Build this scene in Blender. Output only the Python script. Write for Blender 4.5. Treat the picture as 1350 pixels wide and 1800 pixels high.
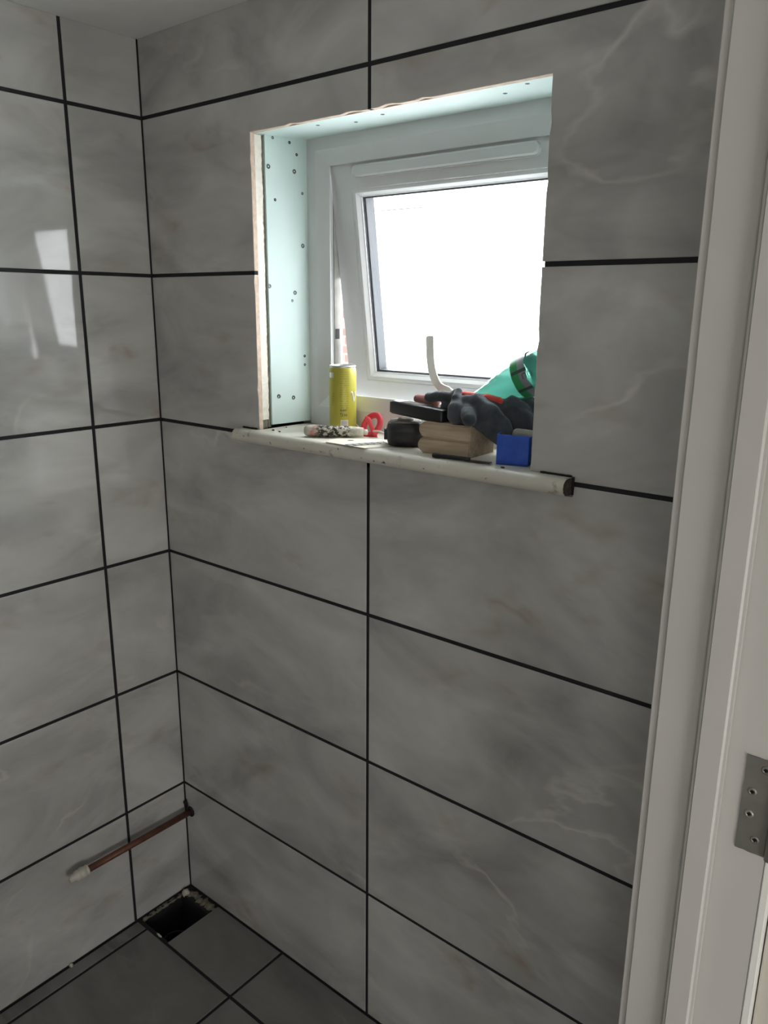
import bpy, bmesh, math, random
from mathutils import Vector, Matrix, noise
random.seed(7)
S = bpy.context.scene
C = S.collection
for o in list(bpy.data.objects): bpy.data.objects.remove(o)

# ---------------------------------------------------------------- camera
cd = bpy.data.cameras.new('camera'); cam = bpy.data.objects.new('camera', cd); C.objects.link(cam)
S.camera = cam
cd.sensor_fit = 'HORIZONTAL'; cd.sensor_width = 36.0; cd.lens = 36.0*1378.2/1350.0
cd.clip_start = 0.01
_r = Vector((0.7731459, 0.6341773, 0.0080350)); _u = Vector((-0.1667855, 0.1910778, 0.9673013)); _f = Vector((-0.6119052, 0.7492052, -0.2535025))
cam.matrix_world = Matrix(((_r.x, _u.x, -_f.x, 1.4719), (_r.y, _u.y, -_f.y, -1.0220), (_r.z, _u.z, -_f.z, 1.4564), (0, 0, 0, 1)))

# ---------------------------------------------------------------- sky, lamps, exposure
W = bpy.data.worlds.new('overcast_sky'); S.world = W; W.use_nodes = True
bgn = W.node_tree.nodes['Background']; bgn.inputs[0].default_value = (0.93, 0.97, 1.0, 1); bgn.inputs[1].default_value = 12.0
S.view_settings.view_transform = 'Standard'; S.view_settings.look = 'None'
S.view_settings.exposure = 0.15; S.view_settings.gamma = 1.0; S.view_settings.use_curve_mapping = False

def area(name, loc, target, sx, sy, power, col):
    l = bpy.data.lights.new(name, 'AREA'); l.shape = 'RECTANGLE'; l.size = sx; l.size_y = sy; l.energy = power; l.color = col
    o = bpy.data.objects.new(name, l); C.objects.link(o); o.location = loc
    o.rotation_euler = (Vector(target)-Vector(loc)).to_track_quat('-Z', 'Y').to_euler()
    return o
pt = area('window_portal', (0.62, 0.20, 1.49), (0.62, -1, 1.49), 0.54, 0.50, 1, (1, 1, 1))
pt.data.cycles.is_portal = True
# fill lamps added in the unseen hallway to brighten the tiled walls
area('hallway_fill', (2.86, -1.15, 0.85), (0.0, -0.75, 1.55), 1.0, 0.9, 18, (1.0, 0.985, 0.96))
area('hallway_end_fill', (2.05, -2.56, 0.85), (1.0, 0.0, 1.55), 1.0, 0.9, 10, (1.0, 0.99, 0.97))  # second added fill lamp, lifts the window wall and jamb

# ---------------------------------------------------------------- helpers
def lin(r, g, b):
    f = lambda c: (c/255/12.92) if c/255 <= 0.04045 else ((c/255+0.055)/1.055)**2.4
    return (f(r), f(g), f(b), 1)
class NT:
    def __init__(s, name):
        s.m = bpy.data.materials.new(name); s.m.use_nodes = True; s.t = s.m.node_tree
        s.b = s.t.nodes['Principled BSDF']; s.out = s.t.nodes['Material Output']
    def n(s, typ, **k):
        x = s.t.nodes.new(typ)
        for a, v in k.items(): setattr(x, a, v)
        return x
    def l(s, a, b): s.t.links.new(a, b)
    def noise(s, vec, scale, detail=4, rough=0.55, dist=0.0):
        x = s.n('ShaderNodeTexNoise'); x.inputs['Scale'].default_value = scale; x.inputs['Detail'].default_value = detail
        x.inputs['Roughness'].default_value = rough; x.inputs['Distortion'].default_value = dist
        if vec is not None: s.l(vec, x.inputs['Vector'])
        return x.outputs['Fac']
    def ramp(s, fac, stops):
        x = s.n('ShaderNodeValToRGB'); e = x.color_ramp.elements
        while len(e) < len(stops): e.new(0.5)
        for i, (p, c) in enumerate(stops): e[i].position = p; e[i].color = c
        s.l(fac, x.inputs['Fac']); return x.outputs['Color']
    def mix(s, fac, a, b, mode='MIX'):
        x = s.n('ShaderNodeMix', data_type='RGBA', blend_type=mode)
        for sock, v in ((x.inputs[0], fac), (x.inputs[6], a), (x.inputs[7], b)):
            if isinstance(v, (int, float)): sock.default_value = v
            elif isinstance(v, tuple): sock.default_value = v
            else: s.l(v, sock)
        return x.outputs[2]
    def math(s, op, a, b=0.0):
        x = s.n('ShaderNodeMath', operation=op)
        for sock, v in ((x.inputs[0], a), (x.inputs[1], b)):
            if isinstance(v, (int, float)): sock.default_value = v
            else: s.l(v, sock)
        return x.outputs[0]
    def bump(s, h, strength, dist=0.001):
        x = s.n('ShaderNodeBump'); x.inputs['Strength'].default_value = strength; x.inputs['Distance'].default_value = dist
        s.l(h, x.inputs['Height']); s.l(x.outputs[0], s.b.inputs['Normal'])
    def obj(s): return s.n('ShaderNodeTexCoord').outputs['Object']

def plain(name, col, rough=0.5, metal=0.0, var=0.0, scale=20, bump=0.0, bscale=200, spec=None, trans=0.0):
    m = NT(name); b = m.b
    b.inputs['Roughness'].default_value = rough; b.inputs['Metallic'].default_value = metal
    if spec is not None: b.inputs['Specular IOR Level'].default_value = spec
    if trans: b.inputs['Transmission Weight'].default_value = trans
    o = m.obj()
    f = m.noise(o, scale, 4)
    lo = tuple(c*(1-var) for c in col[:3])+(1,); hi = tuple(min(1, c*(1+var)) for c in col[:3])+(1,)
    m.l(m.ramp(f, [(0.3, lo), (0.7, hi)]), b.inputs['Base Color'])
    if bump: m.bump(m.noise(o, bscale, 3), bump)
    return m.m

def tile_mat(name, k, rough=0.13):
    m = NT(name); b = m.b
    tc = m.n('ShaderNodeTexCoord'); oi = m.n('ShaderNodeObjectInfo')
    off = m.n('ShaderNodeVectorMath', operation='SCALE'); cb = m.n('ShaderNodeCombineXYZ')
    m.l(oi.outputs['Random'], cb.inputs[0]); m.l(m.math('MULTIPLY', oi.outputs['Random'], 3.7), cb.inputs[1]); m.l(m.math('MULTIPLY', oi.outputs['Random'], 7.3), cb.inputs[2])
    m.l(cb.outputs[0], off.inputs[0]); off.inputs['Scale'].default_value = 9.0
    ad = m.n('ShaderNodeVectorMath', operation='ADD'); m.l(tc.outputs['Object'], ad.inputs[0]); m.l(off.outputs[0], ad.inputs[1])
    mp = m.n('ShaderNodeMapping'); mp.inputs['Rotation'].default_value = (0, 0, 0.6); mp.inputs['Scale'].default_value = (1.0, 1.9, 1.0)
    m.l(ad.outputs[0], mp.inputs[0]); v = mp.outputs[0]
    g = lambda r, gg, bb: tuple(c*k for c in lin(r, gg, bb)[:3])+(1,)
    cl = m.noise(v, 3.2, 4, 0.55, 0.8)
    base = m.ramp(cl, [(0.25, g(146, 145, 141)), (0.5, g(178, 177, 173)), (0.75, g(200, 199, 195))])
    # soft pale drifts
    w = m.noise(v, 3.6, 4, 0.55, 0.7)
    base = m.mix(m.ramp(w, [(0.50, (0, 0, 0, 1)), (0.78, (0.6, 0.6, 0.6, 1))]), base, g(214, 214, 210))
    # thin pale veins
    w2 = m.noise(v, 1.7, 5, 0.5, 0.5)
    band = m.math('ABSOLUTE', m.math('SUBTRACT', w2, 0.5))
    patch = m.ramp(m.noise(v, 2.8, 2), [(0.52, (0, 0, 0, 1)), (0.70, (1, 1, 1, 1))])
    vein = m.math('MULTIPLY', m.ramp(band, [(0.0, (0.45, 0.45, 0.45, 1)), (0.016, (0, 0, 0, 1))]), patch)
    base = m.mix(vein, base, g(228, 224, 214))
    # warm brown clouds beside the veins
    w3 = m.noise(v, 2.3, 3, 0.5, 0.6)
    br = m.math('MULTIPLY', m.ramp(m.math('ABSOLUTE', m.math('SUBTRACT', w3, 0.47)), [(0.0, (0.55, 0.55, 0.55, 1)), (0.045, (0, 0, 0, 1))]), m.ramp(m.noise(v, 6.5, 3), [(0.55, (0, 0, 0, 1)), (0.72, (1, 1, 1, 1))]))
    base = m.mix(br, base, g(150, 126, 104))
    m.l(base, b.inputs['Base Color']); b.inputs['Roughness'].default_value = rough
    b.inputs['Specular IOR Level'].default_value = 0.62
    return m.m

def build(name, bm, mat, parent=None, smooth=False, mats=None):
    me = bpy.data.meshes.new(name)
    bmesh.ops.recalc_face_normals(bm, faces=bm.faces)
    bm.to_mesh(me); bm.free()
    for x in (mats or [mat]): me.materials.append(x)
    if smooth: me.polygons.foreach_set('use_smooth', [True]*len(me.polygons))
    o = bpy.data.objects.new(name, me); C.objects.link(o)
    if parent: o.parent = parent
    return o
def empty(name, loc=(0, 0, 0)):
    o = bpy.data.objects.new(name, None); C.objects.link(o); o.location = loc; o.empty_display_size = 0.05
    return o
def tag(o, label, cat, group=None, kind=None):
    o['label'] = label; o['category'] = cat
    if group: o['group'] = group
    if kind: o['kind'] = kind
    return o
def nb(): return bmesh.new()
def box(bm, x0, x1, y0, y1, z0, z1, M=None):
    vs = [bm.verts.new(Vector((x, y, z)) if M is None else M @ Vector((x, y, z))) for x in (x0, x1) for y in (y0, y1) for z in (z0, z1)]
    for f in ((0, 1, 3, 2), (4, 6, 7, 5), (0, 4, 5, 1), (2, 3, 7, 6), (0, 2, 6, 4), (1, 5, 7, 3)): bm.faces.new([vs[i] for i in f])
    return vs
def bev(bm, w, seg=2):
    bmesh.ops.remove_doubles(bm, verts=bm.verts, dist=1e-6)
    bmesh.ops.bevel(bm, geom=list(bm.edges), offset=w, segments=seg, affect='EDGES', profile=0.5)
def bbox(name, x0, x1, y0, y1, z0, z1, mat, parent=None, w=0.002, seg=2, M=None):
    bm = nb(); box(bm, x0, x1, y0, y1, z0, z1, M); bmesh.ops.recalc_face_normals(bm, faces=bm.faces)
    if w: bev(bm, w, seg)
    return build(name, bm, mat, parent)
def frame_at(p, d, up=(0, 0, 1)):
    z = Vector(d).normalized(); x = Vector(up).cross(z)
    if x.length < 1e-5: x = Vector((1, 0, 0)).cross(z)
    x.normalize(); y = z.cross(x)
    return Matrix(((x.x, y.x, z.x, p[0]), (x.y, y.y, z.y, p[1]), (x.z, y.z, z.z, p[2]), (0, 0, 0, 1)))
def lathe(bm, prof, M=None, n=32, cap=True):
    rings = []
    for r, z in prof:
        rg = []
        for i in range(n):
            a = 2*math.pi*i/n; v = Vector((r*math.cos(a), r*math.sin(a), z)); rg.append(bm.verts.new(M @ v if M else v))
        rings.append(rg)
    for a, b in zip(rings, rings[1:]):
        for i in range(n): bm.faces.new((a[i], a[(i+1) % n], b[(i+1) % n], b[i]))
    if cap: bm.faces.new(rings[0][::-1]); bm.faces.new(rings[-1])
def sweep(bm, pts, sec, closed=False, up=(0, 0, 1), scales=None):
    n = len(pts); P = [Vector(p) for p in pts]; rings = []
    for i in range(n):
        t = (P[(i+1) % n]-P[i-1]) if closed else (P[min(i+1, n-1)]-P[max(i-1, 0)])
        M = frame_at(P[i], t, up); s = scales[i] if scales else 1
        rings.append([bm.verts.new(M @ Vector((a*s, b*s, 0))) for a, b in sec])
    m = len(sec)
    for i in range(n if closed else n-1):
        A, B = rings[i], rings[(i+1) % n]
        for j in range(m): bm.faces.new((A[j], A[(j+1) % m], B[(j+1) % m], B[j]))
    if not closed: bm.faces.new(rings[0][::-1]); bm.faces.new(rings[-1])
def circ(r, n=12, ry=None): return [(r*math.cos(2*math.pi*i/n), (ry or r)*math.sin(2*math.pi*i/n)) for i in range(n)]

# ---------------------------------------------------------------- materials
M_tile = tile_mat('glossy_marble_tile', 1.12, 0.05)
M_ftile = tile_mat('floor_marble_tile', 0.42, 0.2)
M_grout = plain('dark_grout', lin(30, 30, 35), 0.8, var=0.25, bump=0.3)
M_bisque = plain('cut_tile_edge', lin(204, 182, 164), 0.85, var=0.15, scale=90)
M_paint = plain('white_emulsion', lin(228, 227, 224), 0.7, var=0.03, bump=0.05)
M_board = plain('green_plasterboard', lin(206, 223, 219), 0.75, var=0.04, scale=9, bump=0.05)
M_plaster = plain('plaster_edge', lin(232, 226, 214), 0.9, var=0.08, scale=70, bump=0.6, bscale=120)
M_adh = plain('cement_adhesive', lin(122, 118, 104), 0.95, var=0.3, scale=90, bump=0.8, bscale=150)
M_upvc = plain('white_upvc', lin(210, 210, 210), 0.32, var=0.02)
M_gasket = plain('black_gasket', lin(28, 28, 32), 0.6)
M_spacer = plain('grey_spacer_bar', lin(50, 52, 58), 0.6)
M_steel = plain('dull_steel', lin(150, 148, 142), 0.42, 0.7, var=0.15, scale=30)
M_screw = plain('screw_steel', lin(96, 100, 104), 0.4, 0.6)
M_dark = plain('screw_recess', lin(22, 21, 20), 0.7)
M_lining = plain('painted_door_lining', lin(196, 193, 188), 0.42, var=0.03, scale=6, bump=0.08, bscale=60)
M_gloss = plain('white_gloss_paint', lin(236, 235, 230), 0.3)
M_copper = plain('aged_copper', lin(112, 76, 64), 0.6, 0.6, var=0.3, scale=40)
M_cap = plain('ivory_plastic', lin(205, 200, 188), 0.4)
M_pit = plain('black_pit', lin(26, 25, 25), 0.9)
M_soil = plain('black_plastic_pipe', lin(24, 25, 30), 0.5)

def sill_mat():
    m = NT('stained_sill_paint'); o = m.obj()
    a = m.ramp(m.noise(o, 9, 4), [(0.3, lin(212, 206, 192)), (0.7, lin(226, 222, 210))])
    st = m.ramp(m.noise(o, 32, 5, 0.6), [(0.63, (0, 0, 0, 1)), (0.72, (0.75, 0.75, 0.75, 1))])
    a = m.mix(st, a, lin(150, 132, 110))
    sp = m.ramp(m.noise(o, 110, 2), [(0.70, (0, 0, 0, 1)), (0.74, (0.9, 0.9, 0.9, 1))])
    a = m.mix(sp, a, lin(70, 60, 50))
    m.l(a, m.b.inputs['Base Color']); m.b.inputs['Roughness'].default_value = 0.38; m.bump(m.noise(o, 60, 3), 0.1)
    return m.m
M_sill = sill_mat()

def clear_glass():
    m = NT('clear_glass'); m.t.nodes.remove(m.b)
    tr = m.n('ShaderNodeBsdfTransparent'); gl = m.n('ShaderNodeBsdfGlossy'); gl.inputs['Roughness'].default_value = 0.02
    lw = m.n('ShaderNodeLayerWeight'); fr = m.math('ADD', m.math('MULTIPLY', m.math('POWER', lw.outputs['Facing'], 5.0), 0.9), 0.04); mx = m.n('ShaderNodeMixShader')
    m.l(fr, mx.inputs[0]); m.l(tr.outputs[0], mx.inputs[1]); m.l(gl.outputs[0], mx.inputs[2]); m.l(mx.outputs[0], m.out.inputs[0])
    return m.m
def frosted_glass():
    m = NT('frosted_glass'); m.t.nodes.remove(m.b); o = m.obj()
    tr = m.n('ShaderNodeBsdfTransparent'); tr.inputs[0].default_value = (0.95, 0.97, 0.97, 1)
    tl = m.n('ShaderNodeBsdfTranslucent'); mx = m.n('ShaderNodeMixShader'); mx.inputs[0].default_value = 0.5
    m.l(m.ramp(m.noise(o, 60, 5), [(0.3, (0.86, 0.88, 0.88, 1)), (0.6, (0.95, 0.96, 0.96, 1))]), tl.inputs[0])
    m.l(tr.outputs[0], mx.inputs[1]); m.l(tl.outputs[0], mx.inputs[2]); m.l(mx.outputs[0], m.out.inputs[0])
    return m.m
M_clear = clear_glass(); M_frost = frosted_glass()

# ---------------------------------------------------------------- room shell
H = 1.96; P = 0.303; G = 0.0072
X1 = 1.229                       # room side of the door wall
YF = -1.75
wall_back = empty('wall_back'); tag(wall_back, 'grey marble tiled wall with the window in it', 'wall', kind='structure')
wall_left = empty('wall_left'); tag(wall_left, 'grey marble tiled wall left of the corner with the copper pipe', 'wall', kind='structure')
floor = empty('floor'); tag(floor, 'dark grey marble tiled floor with open drain hole', 'floor', kind='structure')

# grout beds
def hole_bed(name, x0, x1, z0, z1, hx0, hx1, hz0, hz1, y0, y1, mat, parent):
    bm = nb()
    xs = [x0, hx0, hx1, x1]; zs = [z0, hz0, hz1, z1]
    for i in range(3):
        for j in range(3):
            if i == 1 and j == 1: continue
            box(bm, xs[i], xs[i+1], y0, y1, zs[j], zs[j+1])
    return build(name, bm, mat, parent)
hole_bed('grout_bed', -0.12, 1.36, -0.15, H+0.1, 0.309, 0.960, 1.192, 1.775, 0.0016, 0.21, M_grout, wall_back)
bm = nb(); box(bm, -0.12, -0.0016, YF, 0.0016, -0.15, H+0.1); build('grout_bed', bm, M_grout, wall_left)

BT = 0.0012
def tile_mesh(poly, th, cut=None, jit=0.0006):
    """poly: CCW (u, v) points of one tile; cut(a, b) says which edges were sawn at the window"""
    pts = []; flags = []
    n = len(poly)
    for i in range(n):
        a = Vector(poly[i]); b = Vector(poly[(i+1) % n]); c = bool(cut and cut(a, b))
        k = max(1, int((b-a).length/0.014)) if c else 1
        for j in range(k):
            q = a.lerp(b, j/k)
            if c and j > 0:
                nrm = Vector((b.y-a.y, a.x-b.x)).normalized()
                amt = noise.noise(Vector((q.x*90, q.y*90, 3.1)))*jit + (random.random() < 0.08)*-0.0018
                q = q+nrm*amt
            pts.append(q); flags.append(c)
    cx = sum(q.x for q in pts)/len(pts); cy = sum(q.y for q in pts)/len(pts)
    bx = [q.x for q in poly] if hasattr(poly[0], 'x') else [q[0] for q in poly]
    by = [q.y for q in poly] if hasattr(poly[0], 'x') else [q[1] for q in poly]
    cx = (min(bx)+max(bx))/2; cy = (min(by)+max(by))/2
    m = len(pts); ins = []
    for i in range(m):
        e0 = (pts[i]-pts[i-1]).normalized(); e1 = (pts[(i+1) % m]-pts[i]).normalized()
        n0 = Vector((-e0.y, e0.x)); n1 = Vector((-e1.y, e1.x)); d = n0+n1; d = d/max(0.3, d.dot(n0))
        ins.append(pts[i]+d*BT*0.8)
    bm = nb(); c = Vector((cx, cy))
    A = [bm.verts.new((*(q-c), 0)) for q in ins]; B = [bm.verts.new((*(q-c), -BT*0.6)) for q in pts]; D = [bm.verts.new((*(q-c), -th)) for q in pts]
    bm.faces.new(A); bm.faces.new(D[::-1])
    for i in range(m):
        j = (i+1) % m
        bm.faces.new((B[i], B[j], A[j], A[i]))
        f = bm.faces.new((D[i], D[j], B[j], B[i])); f.material_index = 1 if flags[i] else 0
    return bm, cx, cy
AX = {'back': (Vector((1, 0, 0)), Vector((0, 0, 1)), Vector((0, -1, 0))), 'left': (Vector((0, 1, 0)), Vector((0, 0, 1)), Vector((1, 0, 0))), 'floor': (Vector((1, 0, 0)), Vector((0, 1, 0)), Vector((0, 0, 1)))}
cache = {}
def put_tile(poly, side, parent, mat, th=0.010, cut=None):
    u, v, n = AX[side]
    key = None
    if not cut:
        w = max(q[0] for q in poly)-min(q[0] for q in poly); h = max(q[1] for q in poly)-min(q[1] for q in poly)
        key = (round(w, 4), round(h, 4), len(poly), mat.name)
    if key and key in cache and len(poly) == 4:
        me = cache[key]; cx = (min(q[0] for q in poly)+max(q[0] for q in poly))/2; cy = (min(q[1] for q in poly)+max(q[1] for q in poly))/2
        o = bpy.data.objects.new('tile', me); C.objects.link(o); o.parent = parent
    else:
        bm, cx, cy = tile_mesh(poly, th, cut)
        o = build('tile', bm, mat, parent, mats=[mat, M_bisque])
        if key: cache[key] = o.data
    p = u*cx+v*cy + n*random.uniform(-0.0002, 0.0002)
    o.matrix_local = Matrix(((u.x, v.x, n.x, p.x), (u.y, v.y, n.y, p.y), (u.z, v.z, n.z, p.z), (0, 0, 0, 1)))
    return o
def rect(x0, x1, z0, z1): return [(x0, z0), (x1, z0), (x1, z1), (x0, z1)]

rows = [(k*P+(G/2 if k else 0.003), min((k+1)*P-G/2, H)) for k in range(7)]
WX0, WX1, WZ0, WZ1 = 0.322, 0.917, 1.196, 1.7545
def oncut(a, b):
    e = 1e-5
    if abs(a.x-b.x) < e: return abs(a.x-WX0) < e or abs(a.x-WX1) < e
    return abs(a.y-WZ0) < e or abs(a.y-WZ1) < e
bcols = [(0.002, 0.6-G/2), (0.6+G/2, 1.203-G/2), (1.203+G/2, X1)]
for k, (z0, z1) in enumerate(rows):
    for i, (x0, x1) in enumerate(bcols):
        if i == 2 or k in (0, 1, 2, 6): put_tile(rect(x0, x1, z0, z1), 'back', wall_back, M_tile); continue
        if k == 4:
            poly = rect(x0, WX0, z0, z1) if i == 0 else rect(WX1, x1, z0, z1)
        elif k == 3:
            poly = [(x0, z0), (x1, z0), (x1, WZ0), (WX0, WZ0), (WX0, z1), (x0, z1)] if i == 0 else [(x0, z0), (x1, z0), (x1, z1), (WX1, z1), (WX1, WZ0), (x0, WZ0)]
        else:
            poly = [(x0, z0), (WX0, z0), (WX0, WZ1), (x1, WZ1), (x1, z1), (x0, z1)] if i == 0 else [(WX1, z0), (x1, z0), (x1, z1), (x0, z1), (x0, WZ1), (WX1, WZ1)]
        put_tile(poly, 'back', wall_back, M_tile, cut=oncut)
lcols = [(-0.1627+G/2, -0.0015), (-0.7657+G/2, -0.1627-G/2), (-1.3687+G/2, -0.7657-G/2), (YF, -1.3687-G/2)]
for (z0, z1) in rows:
    for (y0, y1) in lcols: put_tile(rect(y0, y1, z0, z1), 'left', wall_left, M_tile)
bm = nb(); box(bm, 0.595, 0.605, 0.0016, 0.0102, 1.7548, 1.776); box(bm, 0.308, 0.3205, 0.0016, 0.0100, 1.505, 1.525); box(bm, 0.9205, 0.961, 0.0016, 0.0100, 1.505, 1.525); box(bm, 0.921, 0.961, 0.0016, 0.0100, 1.19, 1.225); box(bm, 0.595, 0.605, 0.0016, 0.0102, 1.185, 1.1945)
build('grout_fill', bm, M_grout, wall_back)
# dark silicone in the wall corner, a little uneven
bm = nb()
pts = [(0.0012+0.0006*noise.noise(Vector((0, 0, i*0.7))), -0.0012, i*H/60) for i in range(61)]
sweep(bm, pts, circ(0.0016, 6), up=(1, 0, 0), scales=[max(0.15, 0.75+1.1*noise.noise(Vector((5, 2, i*0.31)))) for i in range(61)])
build('corner_sealant', bm, M_grout, wall_back, True)

# floor: bed with the drain pit, tiles
bm = nb()
xs = [-0.12, 0.006, 0.113, X1+0.13]; ys = [YF-0.1, -0.150, -0.034, 0.21]
for i in range(3):
    for j in range(3):
        if i == 1 and j == 1: continue
        box(bm, xs[i], xs[i+1], ys[j], ys[j+1], -0.15, -0.0016)
build('grout_bed', bm, M_grout, floor)
bm = nb()
box(bm, 0.004, 0.115, -0.152, -0.032, -0.152, -0.148); build('pit_bottom', bm, M_pit, floor)
fc = [0.0, 0.040, 0.343, 0.646, 0.949, X1]; fr = [0.0, -0.157, -0.760, -1.363, YF]
for i in range(5):
    for j in range(4):
        x0 = fc[i]+(G/2 if i else 0.004); x1 = fc[i+1]-G/2; y1 = fr[j]-(G/2 if j else 0.003); y0 = fr[j+1]+G/2
        if i == 0 and j == 0: continue
        if i == 1 and j == 0: x0 = 0.114
        put_tile(rect(x0, x1, y0, y1), 'floor', floor, M_ftile)
# rough mortar left round the pit
def lump(name, c, r, mat, parent, seed, sub=3, amp=0.35, sq=(1, 1, 1)):
    bm = nb(); bmesh.ops.create_icosphere(bm, subdivisions=sub, radius=1)
    for v in bm.verts:
        k = 1+amp*noise.fractal(v.co*1.6+Vector((seed, 0, 0)), 1.0, 2.0, 3)
        v.co = Vector((v.co.x*r*sq[0]*k+c[0], v.co.y*r*sq[1]*k+c[1], v.co.z*r*sq[2]*k+c[2]))
    return build(name, bm, mat, parent, True)
for i in range(9): lump('mortar_lump', (0.010+i*0.0125, -0.017+random.uniform(-.004, .004), -0.006), 0.011, M_adh, floor, i*3.3, 2, 0.6, (1.1, 1.2, 0.7))
for i in range(6): lump('mortar_lump', (0.0035, -0.04-i*0.02, -0.006), 0.008, M_adh, floor, 50+i*2.3, 2, 0.6, (0.6, 1.6, 0.7))
lump('mortar_lump', (0.016, -0.028, 0.003), 0.009, M_cap, floor, 90, 2, 0.5)
lump('mortar_lump', (0.004, -0.335, 0.003), 0.006, M_cap, floor, 95, 2, 0.5, (0.8, 0.7, 1))
lump('mortar_lump', (0.080, -0.153, 0.0), 0.005, M_cap, floor, 97, 2, 0.5, (2.0, 0.5, 0.5))
dp = empty('soil_pipe', (0.075, -0.105, -0.147)); tag(dp, 'black plastic soil pipe socket sunk in the floor hole', 'pipe')
bm = nb(); lathe(bm, [(0.036, 0), (0.036, 0.09), (0.034, 0.094), (0.031, 0.094), (0.0305, 0.09), (0.0305, 0.0)], n=40, cap=False)
build('pipe_wall', bm, M_soil, dp, True)
bm = nb(); lathe(bm, [(0.0305, 0.0865), (0.034, 0.088), (0.0365, 0.0865), (0.0365, 0.080), (0.036, 0.080)], n=40, cap=False); build('rim', bm, M_soil, dp, True)

bm = nb(); box(bm, -0.12, X1+0.13, YF-0.1, 0.21, H, H+0.1)
tag(build('ceiling', bm, M_paint), 'plain off white painted ceiling above the tiled corner', 'ceiling', kind='structure')
bm = nb(); box(bm, -0.12, X1+0.13, YF-0.1, YF, -0.15, H)
tag(build('wall_front', bm, M_paint), 'plain wall opposite the window', 'wall', kind='structure')
# door wall with the doorway, and the hallway the camera stands in
XH = 1.351; YJ = -0.266; YK = -1.085; DH = 1.90
bm = nb()
box(bm, X1, XH, YJ, 0.0, -0.15, H+0.1); box(bm, X1, XH, YF-0.1, YK, -0.15, H+0.1); box(bm, X1, XH, YK, YJ, DH, H+0.1)
tag(build('wall_right', bm, M_paint), 'wall with the doorway on the right of the window', 'wall', kind='structure')
bm = nb()
for b in ((XH, 2.9, -2.6, 0.6, H+0.02, H+0.12), (2.9, 3.0, -2.6, 0.6, -0.15, H+0.1), (XH, 2.9, -2.7, -2.6, -0.15, H+0.1), (XH, 2.9, 0.6, 0.7, -0.15, H+0.1), (XH, XH+0.02, 0.21, 0.6, -0.15, H+0.1), (XH, XH+0.02, -2.6, YF-0.1, -0.15, H+0.1)): box(bm, *b)
tag(build('wall_hallway', bm, M_paint), 'plain hallway walls around the doorway behind the camera', 'wall', kind='structure')
bm = nb(); box(bm, XH, 2.9, -2.6, 0.6, -0.15, -0.004)
tag(build('floor_hallway', bm, plain('hall_floor_boards', lin(120, 108, 94), 0.5, var=0.1)), 'plain hallway floor outside the doorway', 'floor', kind='structure')

# ---------------------------------------------------------------- door lining, stop, hinge, door
tr = empty('trim_1', (X1, -0.297, 0)); tag(tr, 'off white painted door lining with planted stop on the right', 'door frame', kind='structure')
tr.location = (0, 0, 0)
YL = -0.297
def post(name, poly, z0, z1, mat, parent, bw=0.0012):
    bm = nb(); a = [bm.verts.new((x, y, z0)) for x, y in poly]; b = [bm.verts.new((x, y, z1)) for x, y in poly]
    n = len(poly); bm.faces.new(a); bm.faces.new(b[::-1])
    for i in range(n): bm.faces.new((a[i], b[i], b[(i+1) % n], a[(i+1) % n]))
    bmesh.ops.recalc_face_normals(bm, faces=bm.faces)
    if bw: bmesh.ops.bevel(bm, geom=[e for e in bm.edges if abs(e.verts[0].co.z-e.verts[1].co.z) > 0.1], offset=bw, segments=3, affect='EDGES')
    return build(name, bm, mat, parent)
post('edge_bead', [(X1-0.001, YL+0.004), (1.2365, YL+0.004), (1.2365, YL+0.03), (X1-0.001, YL+0.03)], 0, DH, M_lining, tr, 0.0008)
bm = nb(); nz = 70; pr = []
for i in range(nz+1):
    z = DH*i/nz; e = 0.0007*noise.noise(Vector((0, 0, z*9)))
    pr.append([bm.verts.new(q) for q in ((1.2362+e, YL+0.03, z), (1.2362+e, YL+0.0012, z), (1.2374+e, YL, z), (1.350, YL, z), (1.351, YL+0.001, z), (1.351, YL+0.03, z))])
for a, b in zip(pr, pr[1:]):
    for i in range(6): bm.faces.new((a[i], a[(i+1) % 6], b[(i+1) % 6], b[i]))
bm.faces.new(pr[0]); bm.faces.new(pr[-1][::-1])
build('lining_board', bm, M_lining, tr)
post('door_stop', [(1.279, YL+0.001), (1.279, YL-0.013), (1.307, YL-0.013), (1.307, YL+0.001)], 0, DH, M_lining, tr, 0.004)
post('architrave', [(1.3514, YL-0.001), (1.3588, YL-0.001), (1.3595, YL+0.004), (1.3595, YL+0.07), (1.3514, YL+0.07)], 0, DH+0.05, M_gloss, tr, 0.0008)
post('lining_board', [(X1, YK-0.012), (XH, YK-0.012), (XH, YK), (X1, YK)], 0, DH, M_lining, tr, 0.001)
bm = nb(); box(bm, X1, XH, YK, YL, DH-0.002, DH+0.012); build('lining_board', bm, M_lining, tr)

dr = empty('door_1', (1.366, YL, 0)); dr.location = (0, 0, 0); tag(dr, 'cream door standing open at the right edge with steel hinge', 'door', kind='structure')
M_door = plain('cream_door_paint', lin(208, 203, 192), 0.4, var=0.02)
bbox('leaf', 1.3605, 2.06, YL+0.006, YL+0.044, 0.01, DH-0.02, M_door, dr, 0.002)
hz0, hz1 = 0.953, 1.053
bm = nb()
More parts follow.
